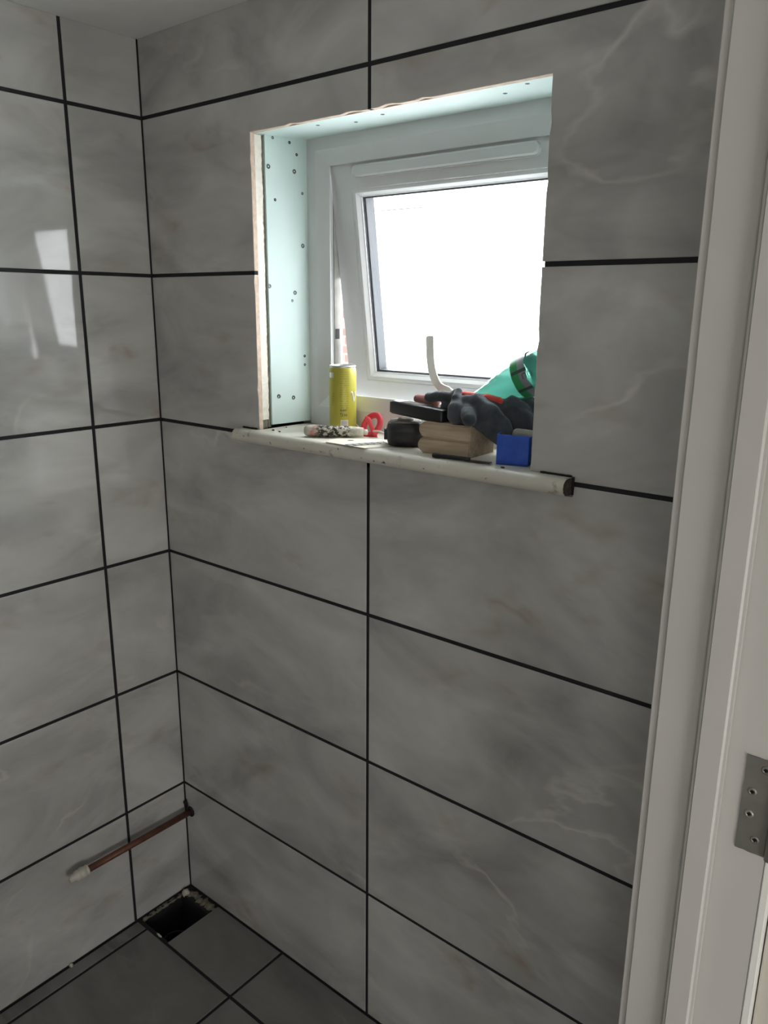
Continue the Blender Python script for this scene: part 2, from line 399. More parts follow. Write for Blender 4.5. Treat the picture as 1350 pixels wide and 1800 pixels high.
# hinge plate: slightly chewed outline
op = []
for i in range(13): op.append((1.3235+0.0006*noise.noise(Vector((i*1.3, 0, 0))), hz0+(hz1-hz0)*i/12))
for i in range(1, 8): op.append((1.3235+0.0275*i/7, hz1+0.0006*noise.noise(Vector((i*1.1, 4, 0)))))
for i in range(0, 8): op.append((1.351-0.0275*i/7, hz0+0.0008*noise.noise(Vector((i*1.1, 9, 0)))-0.0))
op = op[:-1]
a = [bm.verts.new((x, YL-0.0016, z)) for x, z in op]; b = [bm.verts.new((x, YL+0.001, z)) for x, z in op]
bm.faces.new(a); bm.faces.new(b[::-1])
for i in range(len(op)): bm.faces.new((a[i], b[i], b[(i+1) % len(op)], a[(i+1) % len(op)]))
hg = build('hinge_leaf', bm, M_steel, dr)
bm = nb(); lathe(bm, [(0.0, hz0), (0.0046, hz0+0.001), (0.0046, hz1-0.001), (0.0, hz1)], Matrix.Translation((1.3548, YL-0.004, 0)), 16, False); build('knuckle', bm, M_steel, dr, True)
M_screwb = plain('bright_screw', lin(176, 172, 164), 0.35, 0.7)
for i, (x, z) in enumerate([(1.332, 1.017), (1.332, 0.993), (1.340, 0.968), (1.341, 1.043)]):
    bm = nb(); Mx = frame_at((x, YL-0.0016, z), (0, -1, 0))
    lathe(bm, [(0.0042, -0.0004), (0.0042, 0.0003), (0.0034, 0.0009), (0.0020, 0.0010), (0.0018, 0.0002), (0.0, 0.0001)], Mx, 20, False)
    s = build('screw', bm, M_screwb if i == 1 else M_steel, hg, True)
    bm = nb(); box(bm, -0.0019, 0.0019, -0.0006, 0.0006, 0.0002, 0.0011, Mx); box(bm, -0.0006, 0.0006, -0.0019, 0.0019, 0.0002, 0.0011, Mx)
    o = build('recess', bm, M_dark, dr)

# ---------------------------------------------------------------- window reveal (boards on the window wall)
YW = 0.130
def hexa(name, q, mat, parent, w=0.0):
    """8 points: 4 of one face, 4 of the opposite"""
    bm = nb(); v = [bm.verts.new(p) for p in q]
    for f in ((0, 1, 2, 3), (7, 6, 5, 4), (0, 4, 5, 1), (1, 5, 6, 2), (2, 6, 7, 3), (3, 7, 4, 0)): bm.faces.new([v[i] for i in f])
    bmesh.ops.recalc_face_normals(bm, faces=bm.faces)
    if w: bev(bm, w, 1)
    return build(name, bm, mat, parent)
rvx = lambda y: 0.322+0.12*(y-0.03)
zt = lambda y: 1.7545+0.05*(y-0.01)
lb = hexa('reveal_board', [(rvx(0.034), 0.034, 1.2285), (rvx(YW), YW, 1.2285), (rvx(YW), YW, zt(YW)), (rvx(0.034), 0.034, zt(0.034)), (0.309, 0.034, 1.2285), (0.309, YW, 1.2285), (0.309, YW, zt(YW)), (0.309, 0.034, zt(0.034))], M_board, wall_back)
tb = hexa('reveal_board', [(0.309, 0.0105, zt(0.0105)), (0.960, 0.0105, zt(0.0105)), (0.960, YW, zt(YW)), (0.309, YW, zt(YW)), (0.309, 0.0105, 1.775), (0.960, 0.0105, 1.775), (0.960, YW, 1.775), (0.309, YW, 1.775)], M_board, wall_back)
hexa('reveal_board', [(0.917, 0.0105, 1.224), (0.907, YW, 1.224), (0.907, YW, zt(YW)), (0.917, 0.0105, zt(0.0105)), (0.960, 0.0105, 1.224), (0.960, YW, 1.224), (0.960, YW, zt(YW)-0.0002), (0.960, 0.0105, zt(0.0105)-0.0002)], M_board, wall_back)
# ragged plaster edge and the adhesive gap between tile and board
def ragged(name, y0, y1, xb, x, z0, z1, amp, mat, seed, nseg=110):
    bm = nb(); R = []
    for i in range(nseg+1):
        z = z0+(z1-z0)*i/nseg; n1 = noise.noise(Vector((seed, z*130, 0)))*amp+noise.noise(Vector((seed+7, z*22, 0)))*amp; n2 = noise.noise(Vector((seed+3, z*150, 2)))*amp*0.6
        R.append([bm.verts.new(q) for q in ((xb, y0, z), (x+n2*0.4, y0, z), (x+n2, (y0+y1)/2, z), (x-n2*0.6, y1+n1, z), (xb, y1+n1, z))])
    for a, b in zip(R, R[1:]):
        for i in range(5): bm.faces.new((a[i], a[(i+1) % 5], b[(i+1) % 5], b[i]))
    bm.faces.new(R[0]); bm.faces.new(R[-1][::-1])
    return build(name, bm, mat, wall_back)
ragged('plaster_edge', 0.0102, 0.0265, 0.309, 0.3215, 1.240, 1.7535, 0.0016, M_plaster, 1.0)
ragged('adhesive_gap', 0.0270, 0.0342, 0.309, 0.3185, 1.224, 1.7535, 0.0014, M_adh, 4.0)
bm = nb(); box(bm, 0.309, 0.3175, 0.0102, 0.027, 1.222, 1.2395); build('plaster_edge', bm, M_adh, wall_back)
bm = nb(); R = []
for i in range(121):   # crumbly adhesive line under the cut tiles along the top of the opening
    x = 0.322+0.595*i/120; d = 0.0002+max(0, noise.noise(Vector((x*60, 1, 0)))-0.25)*0.0030
    R.append([bm.verts.new(q) for q in ((x, 0.009, 1.757), (x, 0.0095, 1.7545-d*0.5), (x, 0.0135, 1.7548-d*0.3), (x, 0.0145, 1.757))])
for a, b in zip(R, R[1:]):
    for i in range(4): bm.faces.new((a[i], a[(i+1) % 4], b[(i+1) % 4], b[i]))
bm.faces.new(R[0]); bm.faces.new(R[-1][::-1]); build('adhesive_line', bm, M_bisque, wall_back)
def screw(p, n, r, parent, mat=M_screw):
    bm = nb(); Mx = frame_at(p, n, (0, 1, 0))
    lathe(bm, [(r*1.25, 0.00005), (r*1.2, 0.0004), (r, 0.0003), (r*0.45, 0.0005), (r*0.4, -0.0002), (0.0, -0.0003)], Mx, 14, False)
    return build('screw', bm, mat, parent, True)
for i, (y, z) in enumerate([(0.041, 1.703), (0.1, 1.701), (0.054, 1.647), (0.118, 1.664), (0.117, 1.569), (0.036, 1.492), (0.096, 1.481), (0.089, 1.466), (0.117, 1.359), (0.117, 1.342), (0.051, 1.283), (0.087, 1.278), (0.09, 1.75), (0.052, 1.753), (0.106, 1.731)]):
    big = i in (0, 1, 4, 5, 6, 10, 11)
    screw((rvx(y)+0.0001, y, z), (1, -0.12, 0), 0.0034 if big else 0.0022, lb, M_screw if big or i % 2 else M_dark)
for x, y in [(0.452, 0.039), (0.516, 0.065), (0.589, 0.047), (0.811, 0.057), (0.865, 0.026)]:
    screw((x, y, zt(y)-0.0001), (0, 0, -1), 0.0028, tb)

# ---------------------------------------------------------------- the uPVC window
win = empty('window_1'); tag(win, 'white plastic framed frosted window tilted open in the tiled reveal', 'window', kind='structure')
def mitred(names, rc, prof, T, mat, parent):
    """four mitred lengths of one profile round a rectangle; prof = (inset, depth) points"""
    x0, x1, z0, z1 = rc; out = []
    for s in range(4):
        bm = nb(); E = []
        for end in (0, 1):
            ring = []
            for d, w in prof:
                c = [(x0+d, z0+d), (x1-d, z0+d), (x1-d, z1-d), (x0+d, z1-d)]
                q = c[(s+end) % 4]; ring.append(bm.verts.new(T @ Vector((q[0], w, q[1]))))
            E.append(ring)
        n = len(prof)
        for i in range(n): bm.faces.new((E[0][i], E[0][(i+1) % n], E[1][(i+1) % n], E[1][i]))
        bm.faces.new(E[0]); bm.faces.new(E[1][::-1])
        bmesh.ops.recalc_face_normals(bm, faces=bm.faces)
        out.append(build(names, bm, mat, parent))
    return out
I4 = Matrix.Identity(4)
FX0, FX1, FZ0, FZ1 = 0.3335, 0.9550, 1.2370, zt(YW)+0.0005
FR = (FX0, FX1, FZ0, FZ1)
mitred('frame_rail', FR, [(0, YW), (0.0225, YW), (0.0245, YW+0.0008), (0.0490, YW+0.0095), (0.0500, YW+0.0105), (0.0500, YW+0.0125), (0.036, YW+0.014), (0.036, YW+0.030), (0.031, YW+0.032), (0.031, YW+0.066), (0.0, YW+0.066)], I4, M_upvc, win)
mitred('gasket', FR, [(0.0440, YW+0.0133), (0.0475, YW+0.0128), (0.0475, YW+0.0150), (0.0440, YW+0.0150)], I4, M_gasket, win)
# packing between frame and masonry
bm = nb(); box(bm, FX0, FX1, YW+0.0008, YW+0.066, 1.2224, FZ0+0.001); build('sill_packer', bm, M_upvc, win)
hole_bed('frame_packing', 0.305, 0.962, 1.190, 1.80, FX0+0.002, FX1-0.002, 1.2224, FZ1-0.001, YW+0.004, YW+0.066, M_upvc, win)
TH = math.radians(7.8); PY = YW+0.0155; PZ = 1.7160
# sash local frame: x, depth outward (y), height (z, measured from the top edge)
TS = Matrix.Translation((0, PY, PZ)) @ Matrix.Rotation(TH, 4, 'X')
SR = (0.3790, 0.9095, -0.4560, 0.0)
sash = empty('sash'); sash.parent = win
mitred('sash_rail', SR, [(0, 0), (0.0475, 0), (0.049, 0.001), (0.049, 0.005), (0.046, 0.012), (0.046, 0.05), (0.0, 0.05)], TS, M_upvc, sash)
mitred('glazing_bead', SR, [(0.0492, 0.0006), (0.0525, 0.0006), (0.056, 0.002), (0.0615, 0.0085), (0.0640, 0.0105), (0.0640, 0.0125), (0.0492, 0.0125)], TS, M_upvc, sash)
mitred('gasket', SR, [(0.0625, 0.0126), (0.0650, 0.0126), (0.0650, 0.0140), (0.0625, 0.0140)], TS, M_gasket, sash)
mitred('spacer_bar', SR, [(0.0560, 0.0185), (0.0665, 0.0185), (0.0665, 0.0420), (0.0560, 0.0420)], TS, M_spacer, sash)
def pane(name, w, th, mat):
    bm = nb(); box(bm, SR[0]+0.052, SR[1]-0.052, w, w+th, SR[2]+0.052, SR[3]-0.052, TS) if th else None
    if not th:
        v = [bm.verts.new(TS @ Vector(q)) for q in ((SR[0]+0.052, w, SR[2]+0.052), (SR[1]-0.052, w, SR[2]+0.052), (SR[1]-0.052, w, SR[3]-0.052), (SR[0]+0.052, w, SR[3]-0.052))]; bm.faces.new(v)
    return build(name, bm, mat, sash)
pane('clear_pane', 0.0145, 0.0036, M_clear)
pane('frosted_pane', 0.0424, 0, M_frost)
# trickle vent along the top rail
def pill(x0, x1, zc, r, n=10):
    L = [(x0+r-r*math.sin(math.pi*i/n), zc+r*math.cos(math.pi*i/n)) for i in range(n+1)]
    return L+[(x1-r+r*math.sin(math.pi*i/n), zc-r*math.cos(math.pi*i/n)) for i in range(n+1)]
def pill_solid(name, x0, x1, zc, r, w0, w1, inset, mat):
    bm = nb(); a = [bm.verts.new(TS @ Vector((x, w0, z))) for x, z in pill(x0, x1, zc, r)]
    b = [bm.verts.new(TS @ Vector((x, w1+0.002, z))) for x, z in pill(x0, x1, zc, r)]; c = [bm.verts.new(TS @ Vector((x, w1, z))) for x, z in pill(x0+inset, x1-inset, zc, r-inset)]
    n = len(a); bm.faces.new(c); bm.faces.new(a[::-1])
    for i in range(n):
        j = (i+1) % n; bm.faces.new((a[i], a[j], b[j], b[i])); bm.faces.new((b[i], b[j], c[j], c[i]))
    return build(name, bm, mat, sash)
pill_solid('trickle_vent', 0.438, 0.824, -0.0190, 0.0100, 0.001, -0.009, 0.003, M_upvc)
pill_solid('vent_base', 0.435, 0.825, -0.0205, 0.0112, 0.001, -0.0015, 0.001, M_upvc)
# friction stay and keep on the left jamb
bm = nb(); box(bm, 0.3647, 0.3660, YW+0.040, YW+0.058, 1.30, 1.69); build('friction_stay', bm, M_steel, win)
bm = nb(); sweep(bm, [(0.3685, YW+0.048, 1.68), (0.3690, YW+0.055, 1.59), (0.3695, YW+0.064, 1.51)], [(-.001, -.006), (.001, -.006), (.001, .006), (-.001, .006)], up=(1, 0, 0)); build('friction_stay', bm, M_gasket, win)
bm = nb(); box(bm, 0.3644, 0.3664, YW+0.042, YW+0.054, 1.392, 1.412); build('keep', bm, M_gasket, win)

# brick house across the way, seen through the open gap
def brick_mat():
    m = NT('pale_brick'); br = m.n('ShaderNodeTexBrick'); br.inputs['Scale'].default_value = 1.0
    mp = m.n('ShaderNodeMapping'); mp.inputs['Rotation'].default_value = (math.radians(90), 0, 0); m.l(m.obj(), mp.inputs[0]); m.l(mp.outputs[0], br.inputs[0])
    br.inputs['Brick Width'].default_value = 0.225; br.inputs['Row Height'].default_value = 0.075; br.inputs['Mortar Size'].default_value = 0.008
    br.inputs['Color1'].default_value = lin(74, 56, 50); br.inputs['Color2'].default_value = lin(64, 46, 41); br.inputs['Mortar'].default_value = lin(76, 72, 68)
    m.l(br.outputs[0], m.b.inputs['Base Color']); m.b.inputs['Roughness'].default_value = 0.9
    return m.m
nh = bbox('neighbour_house', -9.0, -3.12, 4.2, 7.0, -3.0, 2.35, brick_mat(), None, 0.01, 1)
tag(nh, 'brick house wall outside seen through the gap of the window', 'house')

# ---------------------------------------------------------------- window sill board
sl = empty('window_board', (0.62, 0.05, 1.209)); tag(sl, 'stained cream window board with rounded nose under the window', 'window sill')
ZS = 1.222; YN = -0.028
bm = nb(); pr = []
sec = [(0.0, ZS-0.025)]+[(YN+0.0125-0.0125*math.cos(a), ZS-0.0125-0.0125*math.sin(a)) for a in [math.pi/2-math.pi*i/12 for i in range(13)]]+[(0.0, ZS)]
L = Matrix.Translation(-Vector(sl.location))
def ext(bm, sec, xs, bow=0.0):
    R = []
    for x in xs:
        t = (x-0.63)/0.36; R.append([bm.verts.new(L @ Vector((x, y, z-bow*(1-t*t)*(1 if y < 0 else 0)))) for y, z in sec])
    n = len(sec)
    for a, b in zip(R, R[1:]):
        for i in range(n): bm.faces.new((a[i], a[(i+1) % n], b[(i+1) % n], b[i]))
    bm.faces.new(R[0][::-1]); bm.faces.new(R[-1])
ext(bm, [(y if y < -0.0005 else -0.0005, z) for y, z in sec], [0.272+0.713*i/24 for i in range(25)])
n0 = build('rounded_nose', bm, M_sill, sl, True)
md = n0.modifiers.new('edge', 'EDGE_SPLIT'); md.split_angle = math.radians(50)
bm = nb(); box(bm, WX0+0.001, WX1-0.001, -0.0005, YW-0.0005, ZS-0.025, ZS, L); build('board', bm, M_sill, sl)
bm = nb(); R = []      # rough broken end grain
for i in range(9):
    for_j = []
    for j in range(13):
        a = math.pi/2-math.pi*j/12; k = i/8
        y = (YN+0.0125-0.0125*math.cos(a))*(1-k)+(-0.0006)*k; z = ZS-0.0125-0.0125*math.sin(a)
        for_j.append(bm.verts.new(L @ Vector((0.9852+0.0030*abs(noise.noise(Vector((y*300, z*300, 0)))), y, z))))
    R.append(for_j)
for a, b in zip(R, R[1:]):
    for j in range(12): bm.faces.new((a[j], a[j+1], b[j+1], b[j]))
build('end_grain', bm, plain('dark_end_grain', lin(82, 76, 70), 0.9, var=0.4, scale=160), sl)
# old sealant under the nose and dark gap above the horns
def bead(name, pts, r, mat, parent, seed):
    bm = nb(); sweep(bm, [L @ Vector(p) for p in pts], circ(r, 6), scales=[0.7+0.6*abs(noise.noise(Vector((seed, i*0.5, 0)))) for i in range(len(pts))]); return build(name, bm, mat, parent, True)
bead('sealant_line', [(0.272+0.716*i/40, -0.0022, ZS-0.0265) for i in range(41)], 0.0026, M_adh, sl, 1)
bead('sealant_line', [(0.935+0.050*i/10, -0.0020, ZS+0.0014) for i in range(11)], 0.0022, M_dark, sl, 4)
bead('sealant_line', [(0.276+0.042*i/10, -0.0020, ZS+0.0014) for i in range(11)], 0.0022, M_dark, sl, 7)
bead('sealant_line', [(0.988, -0.0020, ZS+0.001-0.026*i/8) for i in range(9)], 0.0022, M_dark, sl, 9)

# ---------------------------------------------------------------- copper pipe
cp = empty('copper_pipe', (0.024, -0.15, 0.235)); tag(cp, 'aged copper pipe stub with white end cap on the left wall', 'pipe')
Lp = Matrix.Translation(-Vector(cp.location))
bm = nb(); lathe(bm, [(0.0, 0.0), (0.0075, 0.0), (0.0075, 0.292), (0.0, 0.292)], Lp @ frame_at((0.0235, -0.002, 0.231), (0.006, -0.30, 0.010)), 24, False); build('tube', bm, M_copper, cp, True)
bm = nb(); lathe(bm, [(0.0, -0.002), (0.0125, 0.0), (0.0125, 0.003), (0.0100, 0.004), (0.0115, 0.006), (0.0128, 0.010), (0.0128, 0.016), (0.0112, 0.018), (0.0112, 0.020), (0.0122, 0.022), (0.0122, 0.028), (0.0085, 0.031), (0.0075, 0.042), (0.0, 0.043)], Lp @ frame_at((0.0292, -0.287, 0.2405), (0.006, -0.30, 0.010)), 28, False); build('end_cap', bm, M_cap, cp, True)
bm = nb(); lathe(bm, [(0.0085, 0.0), (0.0125, 0.001), (0.0135, 0.004), (0.0110, 0.006), (0.0076, 0.005)], Lp @ frame_at((0.0235, 0.0, 0.231), (0.0, -1, 0)), 20, False); build('sealant_ring', bm, M_grout, cp, True)
lump('chipped_hole', (0.004, -0.003, 0.246), 0.011, M_dark, wall_back, 31, 2, 0.5, (0.9, 0.35, 0.9))

# ---------------------------------------------------------------- things on the window board
T = ZS
# --- yellow drinks can
cx, cy = 0.4485, 0.1025
can = empty('drinks_can', (cx, cy, T)); tag(can, 'tall slim yellow drinks can standing in the corner of the sill', 'can')
def can_mat():
    m = NT('yellow_print'); o = m.obj(); sp = m.n('ShaderNodeSeparateXYZ'); m.l(o, sp.inputs[0])
    ang = m.math('ARCTAN2', sp.outputs[1], sp.outputs[0])
    inb = lambda v, a, b: m.math('MULTIPLY', m.math('GREATER_THAN', v, a), m.math('LESS_THAN', v, b))
    ln = m.math('GREATER_THAN', m.math('SINE', m.math('MULTIPLY', sp.outputs[2], 2*math.pi/0.0042)), 0.1)
    mp = m.n('ShaderNodeMapping'); mp.inputs['Scale'].default_value = (900, 900, 240); m.l(o, mp.inputs[0])
    ch = m.math('GREATER_THAN', m.noise(mp.outputs[0], 1.0, 0), 0.43)
    txt = m.math('MULTIPLY', m.math('MULTIPLY', ln, ch), m.math('MULTIPLY', inb(ang, -1.05, -0.38), inb(sp.outputs[2], 0.042, 0.118)))
    txt2 = m.math('MULTIPLY', m.math('MULTIPLY', ln, ch), m.math('MULTIPLY', inb(ang, -1.75, -1.5), inb(sp.outputs[2], 0.05, 0.075)))
    a = m.ramp(m.noise(o, 40, 3), [(0.3, lin(172, 164, 62)), (0.7, lin(182, 174, 72))])
    a = m.mix(m.math('MULTIPLY', m.math('MAXIMUM', txt, txt2), 0.45), a, lin(120, 116, 40))
    m.l(a, m.b.inputs['Base Color']); m.b.inputs['Roughness'].default_value = 0.35; m.b.inputs['Metallic'].default_value = 0.15
    return m.m
M_can = can_mat(); M_alu = plain('bare_aluminium', lin(205, 205, 202), 0.3, 0.9, var=0.1, scale=60)
bm = nb(); CH = 0.126
lathe(bm, [(0.0, 0.003), (0.019, 0.002), (0.0205, 0.0), (0.0225, 0.001), (0.0255, 0.006), (0.0262, 0.010), (0.0262, CH-0.013), (0.0258, CH-0.010), (0.0245, CH-0.004)], None, 48, False); build('body', bm, M_can, can, True)
bm = nb(); lathe(bm, [(0.0246, CH-0.0042), (0.0252, CH-0.0028), (0.0256, CH-0.001), (0.0248, CH), (0.0236, CH-0.0008), (0.0225, CH-0.005), (0.0205, CH-0.0055), (0.0, CH-0.005)], None, 48, False); build('lid', bm, M_alu, can, True)
bm = nb(); sweep(bm, [(0.004, 0.0, CH-0.004), (0.010, 0.004, CH-0.001), (0.016, 0.009, CH+0.003)], [(-0.004, -0.0006), (0.004, -0.0006), (0.004, 0.0006), (-0.004, 0.0006)]); build('ring_pull', bm, M_alu, can)
def cyl_patch(bm, R, a0, a1, z0, z1, th=0.0003, n=6):
    r = []
    for i in range(n+1):
        a = a0+(a1-a0)*i/n; r.append([bm.verts.new((rr*math.cos(a), rr*math.sin(a), z)) for rr, z in ((R, z0), (R, z1), (R-th, z1), (R-th, z0))])
    for p, q in zip(r, r[1:]):
        for k in range(4): bm.faces.new((p[k], p[(k+1) % 4], q[(k+1) % 4], q[k]))
    bm.faces.new(r[0]); bm.faces.new(r[-1][::-1])
M_white = plain('white_print', lin(236, 234, 226), 0.4); M_ink = plain('dark_print', lin(70, 66, 40), 0.5)
bm = nb(); cyl_patch(bm, 0.02645, -1.00, -0.45, 0.010, 0.024); bc = build('barcode', bm, M_white, can)
bm = nb(); a = -0.98
for z in (0.0112, 0.0134, 0.0150, 0.0172, 0.0190, 0.0212): cyl_patch(bm, 0.0266, -0.96, -0.49, z, z+0.0010)
build('bars', bm, plain('bar_grey', lin(150, 146, 138), 0.5), bc)
bm = nb()
for a, z, w, h in ((-1.0, 0.031, 0.10, 0.001), (-1.0, 0.034, 0.05, 0.004), (-0.86, 0.031, 0.04, 0.006), (-0.72, 0.031, 0.05, 0.005), (-0.6, 0.0325, 0.08, 0.0015), (-0.6, 0.031, 0.03, 0.005), (-1.0, 0.0405, 0.05, 0.004), (-0.9, 0.0405, 0.05, 0.003), (-0.78, 0.0405, 0.06, 0.004), (-0.66, 0.0405, 0.04, 0.004)): cyl_patch(bm, 0.0265, a, a+w, z, z+h)
build('printed_marks', bm, M_ink, can)
bm = nb(); pts = []
for i in range(25):
    t = i/24
    if t < 0.3: a = -0.22+0.16*t/0.3; z = 0.074+0.003*math.sin(t/0.3*math.pi)
    else: s = (t-0.3)/0.7; a = -0.06+0.30*s; z = 0.074-0.017*math.sin(s*math.pi)*1.0+0.004*s
    pts.append((0.0264*math.cos(a), 0.0264*math.sin(a), z))
sweep(bm, pts, circ(0.0013, 6)); build('printed_swirl', bm, M_white, can, True)
bm = nb(); cyl_patch(bm, 0.02648, -2.05, -1.55, 0.103, 0.113, n=5)
build('torn_patch', bm, M_alu, can)

# --- plaster-caked tool handle
kd = Vector((0.094, 0.062, 0)).normalized(); kp = Vector((0.445, 0.000, T+0.0112))
kn = empty('tool_handle', (kp.x, kp.y, T)); tag(kn, 'filler crusted short tool handle lying at the left front of the sill', 'tool')
def crust_mat():
    m = NT('crusted_handle'); o = m.obj()
    a = m.ramp(m.noise(o, 45, 4), [(0.35, lin(188, 182, 168)), (0.6, lin(214, 208, 194))])
    cr = m.ramp(m.noise(o, 120, 6, 0.7), [(0.44, (0, 0, 0, 1)), (0.52, (1, 1, 1, 1))])
    sx = m.n('ShaderNodeSeparateXYZ'); m.l(o, sx.inputs[0])
    zone = m.ramp(m.math('MULTIPLY', sx.outputs[2], 1/0.116), [(0.10, (0, 0, 0, 1)), (0.26, (1, 1, 1, 1)), (0.70, (1, 1, 1, 1)), (0.82, (0.1, 0.1, 0.1, 1))])
    a = m.mix(m.math('MULTIPLY', cr, zone), a, lin(62, 60, 50))
    red = m.math('MULTIPLY', m.ramp(m.noise(o, 90, 3), [(0.42, (0, 0, 0, 1)), (0.56, (1, 1, 1, 1))]), m.ramp(m.math('MULTIPLY', sx.outputs[2], 1/0.116), [(0.08, (0, 0, 0, 1)), (0.13, (1, 1, 1, 1)), (0.24, (0, 0, 0, 1))]))
    a = m.mix(m.math('MULTIPLY', red, 0.7), a, lin(214, 96, 92))
    m.l(a, m.b.inputs['Base Color']); m.b.inputs['Roughness'].default_value = 0.85; m.bump(m.noise(o, 160, 5), 0.9, 0.002)
    return m.m
bm = nb(); prof = [(0.0, 0.0), (0.006, 0.0004), (0.0092, 0.003), (0.0104, 0.010), (0.0108, 0.03), (0.0104, 0.05), (0.0100, 0.068), (0.0106, 0.075), (0.0102, 0.083), (0.0096, 0.094), (0.0090, 0.104), (0.0080, 0.110), (0.0, 0.112)]
lathe(bm, prof, None, 28, False)
for v in bm.verts: v.co += Vector((noise.noise(v.co*160), noise.noise(v.co*160+Vector((9, 0, 0))), 0))*0.0006
h_ = build('grip', bm, crust_mat(), kn, True); h_.matrix_local = frame_at((0, 0, 0.0112), kd)
bm = nb(); lathe(bm, [(0.0, 0.110), (0.0052, 0.110), (0.0050, 0.118), (0.0, 0.119)], None, 16, False); h2 = build('ferrule', bm, M_cap, kn, True); h2.matrix_local = frame_at((0, 0, 0.0112), kd)

# --- instruction card
M_card = plain('cream_card', lin(224, 217, 198), 0.8, var=0.05)
cdp = [(0.518, -0.020), (0.612, -0.023), (0.640, 0.030), (0.590, 0.060), (0.500, 0.045)]
cdo = empty('printed_card', (0.56, 0.02, T)); tag(cdo, 'cream printed card with dark grid lying under the tape measure', 'card')
bm = nb(); a = [bm.verts.new((x-0.56, y-0.02, 0.0004)) for x, y in cdp]; b = [bm.verts.new((x-0.56, y-0.02, 0.0011)) for x, y in cdp]
bm.faces.new(a[::-1]); bm.faces.new(b)
for i in range(5): bm.faces.new((a[i], a[(i+1) % 5], b[(i+1) % 5], b[i]))
build('sheet', bm, M_card, cdo)
g0 = Vector((0.562, -0.018, 0)); gu = (Vector((0.594, 0.050, 0))-g0); gv = Vector((0.020, -0.010, 0))
bm = nb()
Mg = Matrix(((gu.x, gv.x, 0, g0.x-0.56), (gu.y, gv.y, 0, g0.y-0.02), (0, 0, 1, 0), (0, 0, 0, 1)))
box(bm, 0, 1, 0, 1, 0.0011, 0.0014, Mg); gb = build('dark_grid', bm, plain('grid_ink', lin(58, 58, 60), 0.6), cdo)
bm = nb()
for i in range(6):
    for j in range(2): box(bm, 0.04+i*0.16, 0.155+i*0.16, 0.10+j*0.44, 0.44+j*0.44, 0.0013, 0.0016, Mg)
build('grid_cells', bm, plain('grid_grey', lin(150, 148, 142), 0.6), gb)
bm = nb(); lathe(bm, [(0.0, 0.0012), (0.006, 0.0012), (0.006, 0.0014), (0.0, 0.0014)], Matrix.Translation((-0.018, 0.0, 0)), 16, False); build('printed_spot', bm, plain('grid_ink_2', lin(110, 106, 96), 0.6), cdo)

# --- pink ribbon loop
rb = empty('ribbon_loop', (0.538, 0.084, T)); tag(rb, 'pinkish red plastic ribbon loop between the can and tape measure', 'strap')
def red_mat():
    m = NT('red_plastic'); m.b.inputs['Base Color'].default_value = lin(232, 74, 86); m.b.inputs['Roughness'].default_value = 0.35
    m.b.inputs['Subsurface Weight'].default_value = 0.3; m.b.inputs['Subsurface Radius'].default_value = (0.01, 0.004, 0.004)
    return m.m
M_red = red_mat()
vr = Vector((0.773, 0.634, 0)); vd = Vector((0.634, -0.773, 0))
bm = nb(); pts = []
for i in range(36):
    a = 2*math.pi*i/36; u = 0.0165*math.cos(a); w = 0.0185*math.sin(a)
    u2 = u*math.cos(-0.5)-w*math.sin(-0.5)*1.0
    pts.append(vr*(u*0.85+w*0.35)+Vector((0, 0, 0.0215+w))+vd*(0.006*math.cos(a*1.0)))
sweep(bm, pts, [(-0.0055, -0.0012), (0.0055, -0.0012), (0.0055, 0.0012), (-0.0055, 0.0012)], closed=True, up=vd); build('loop', bm, M_red, rb, True)
bm = nb(); pts = [vr*(-0.012+0.022*t)+Vector((0, 0, 0.034-0.030*t+0.006*math.sin(t*6)))+vd*(0.004+0.004*t) for t in [i/14 for i in range(15)]]
sweep(bm, pts, [(-0.004, -0.001), (0.004, -0.001), (0.004, 0.001), (-0.004, 0.001)], up=vd); build('tail', bm, M_red, rb, True)
bm = nb(); pts = [vr*(-0.020-0.010*t)+Vector((0, 0, 0.012+0.012*t)) for t in (0, 0.5, 1)]
sweep(bm, pts, circ(0.0013, 6), scales=[1, 0.9, 0.3]); build('loose_end', bm, plain('pale_yellow', lin(232, 222, 150), 0.5), rb, True)
bm = nb(); pts = [vr*(0.002+0.030*t)+Vector((0, 0, 0.012-0.009*t+0.004*math.sin(t*math.pi)))+vd*(0.012+0.01*t) for t in [i/10 for i in range(11)]]
sweep(bm, pts, circ(0.0016, 8)); build('white_cord', bm, M_cap, rb, True)

# --- tape measure
tm = empty('tape_measure', (0.6395, 0.055, T+0.0014)); tm.scale = (1.12, 1.12, 1.1); tag(tm, 'dusty black rubber cased tape measure lying flat on the sill', 'tape measure')
M_rub = plain('black_rubber', lin(34, 35, 38), 0.55, var=0.3, scale=60, bump=0.3, bscale=250)
M_dust = plain('dusty_black', lin(128, 124, 116), 0.85, var=0.3, scale=60, bump=0.3)
def rounded_case(bm, a, prof, n=48, p=3.2):
    R = []
    for s, z in prof:
        rg = []
        for i in range(n):
            t = 2*math.pi*i/n; c, sn = math.cos(t), math.sin(t)
            rr = a*s/((abs(c)**p+abs(sn)**p)**(1/p)); k = 1+(0.012 if (i//2) % 2 else 0)*(1 if 0.012 < z < 0.034 else 0)
            rg.append(bm.verts.new((rr*c*k, rr*sn*k, z)))
        R.append(rg)
    for A, B in zip(R, R[1:]):
        for i in range(n): bm.faces.new((A[i], A[(i+1) % n], B[(i+1) % n], B[i]))
    bm.faces.new(R[0][::-1]); bm.faces.new(R[-1])
rot = Matrix.Rotation(0.68, 4, 'Z')
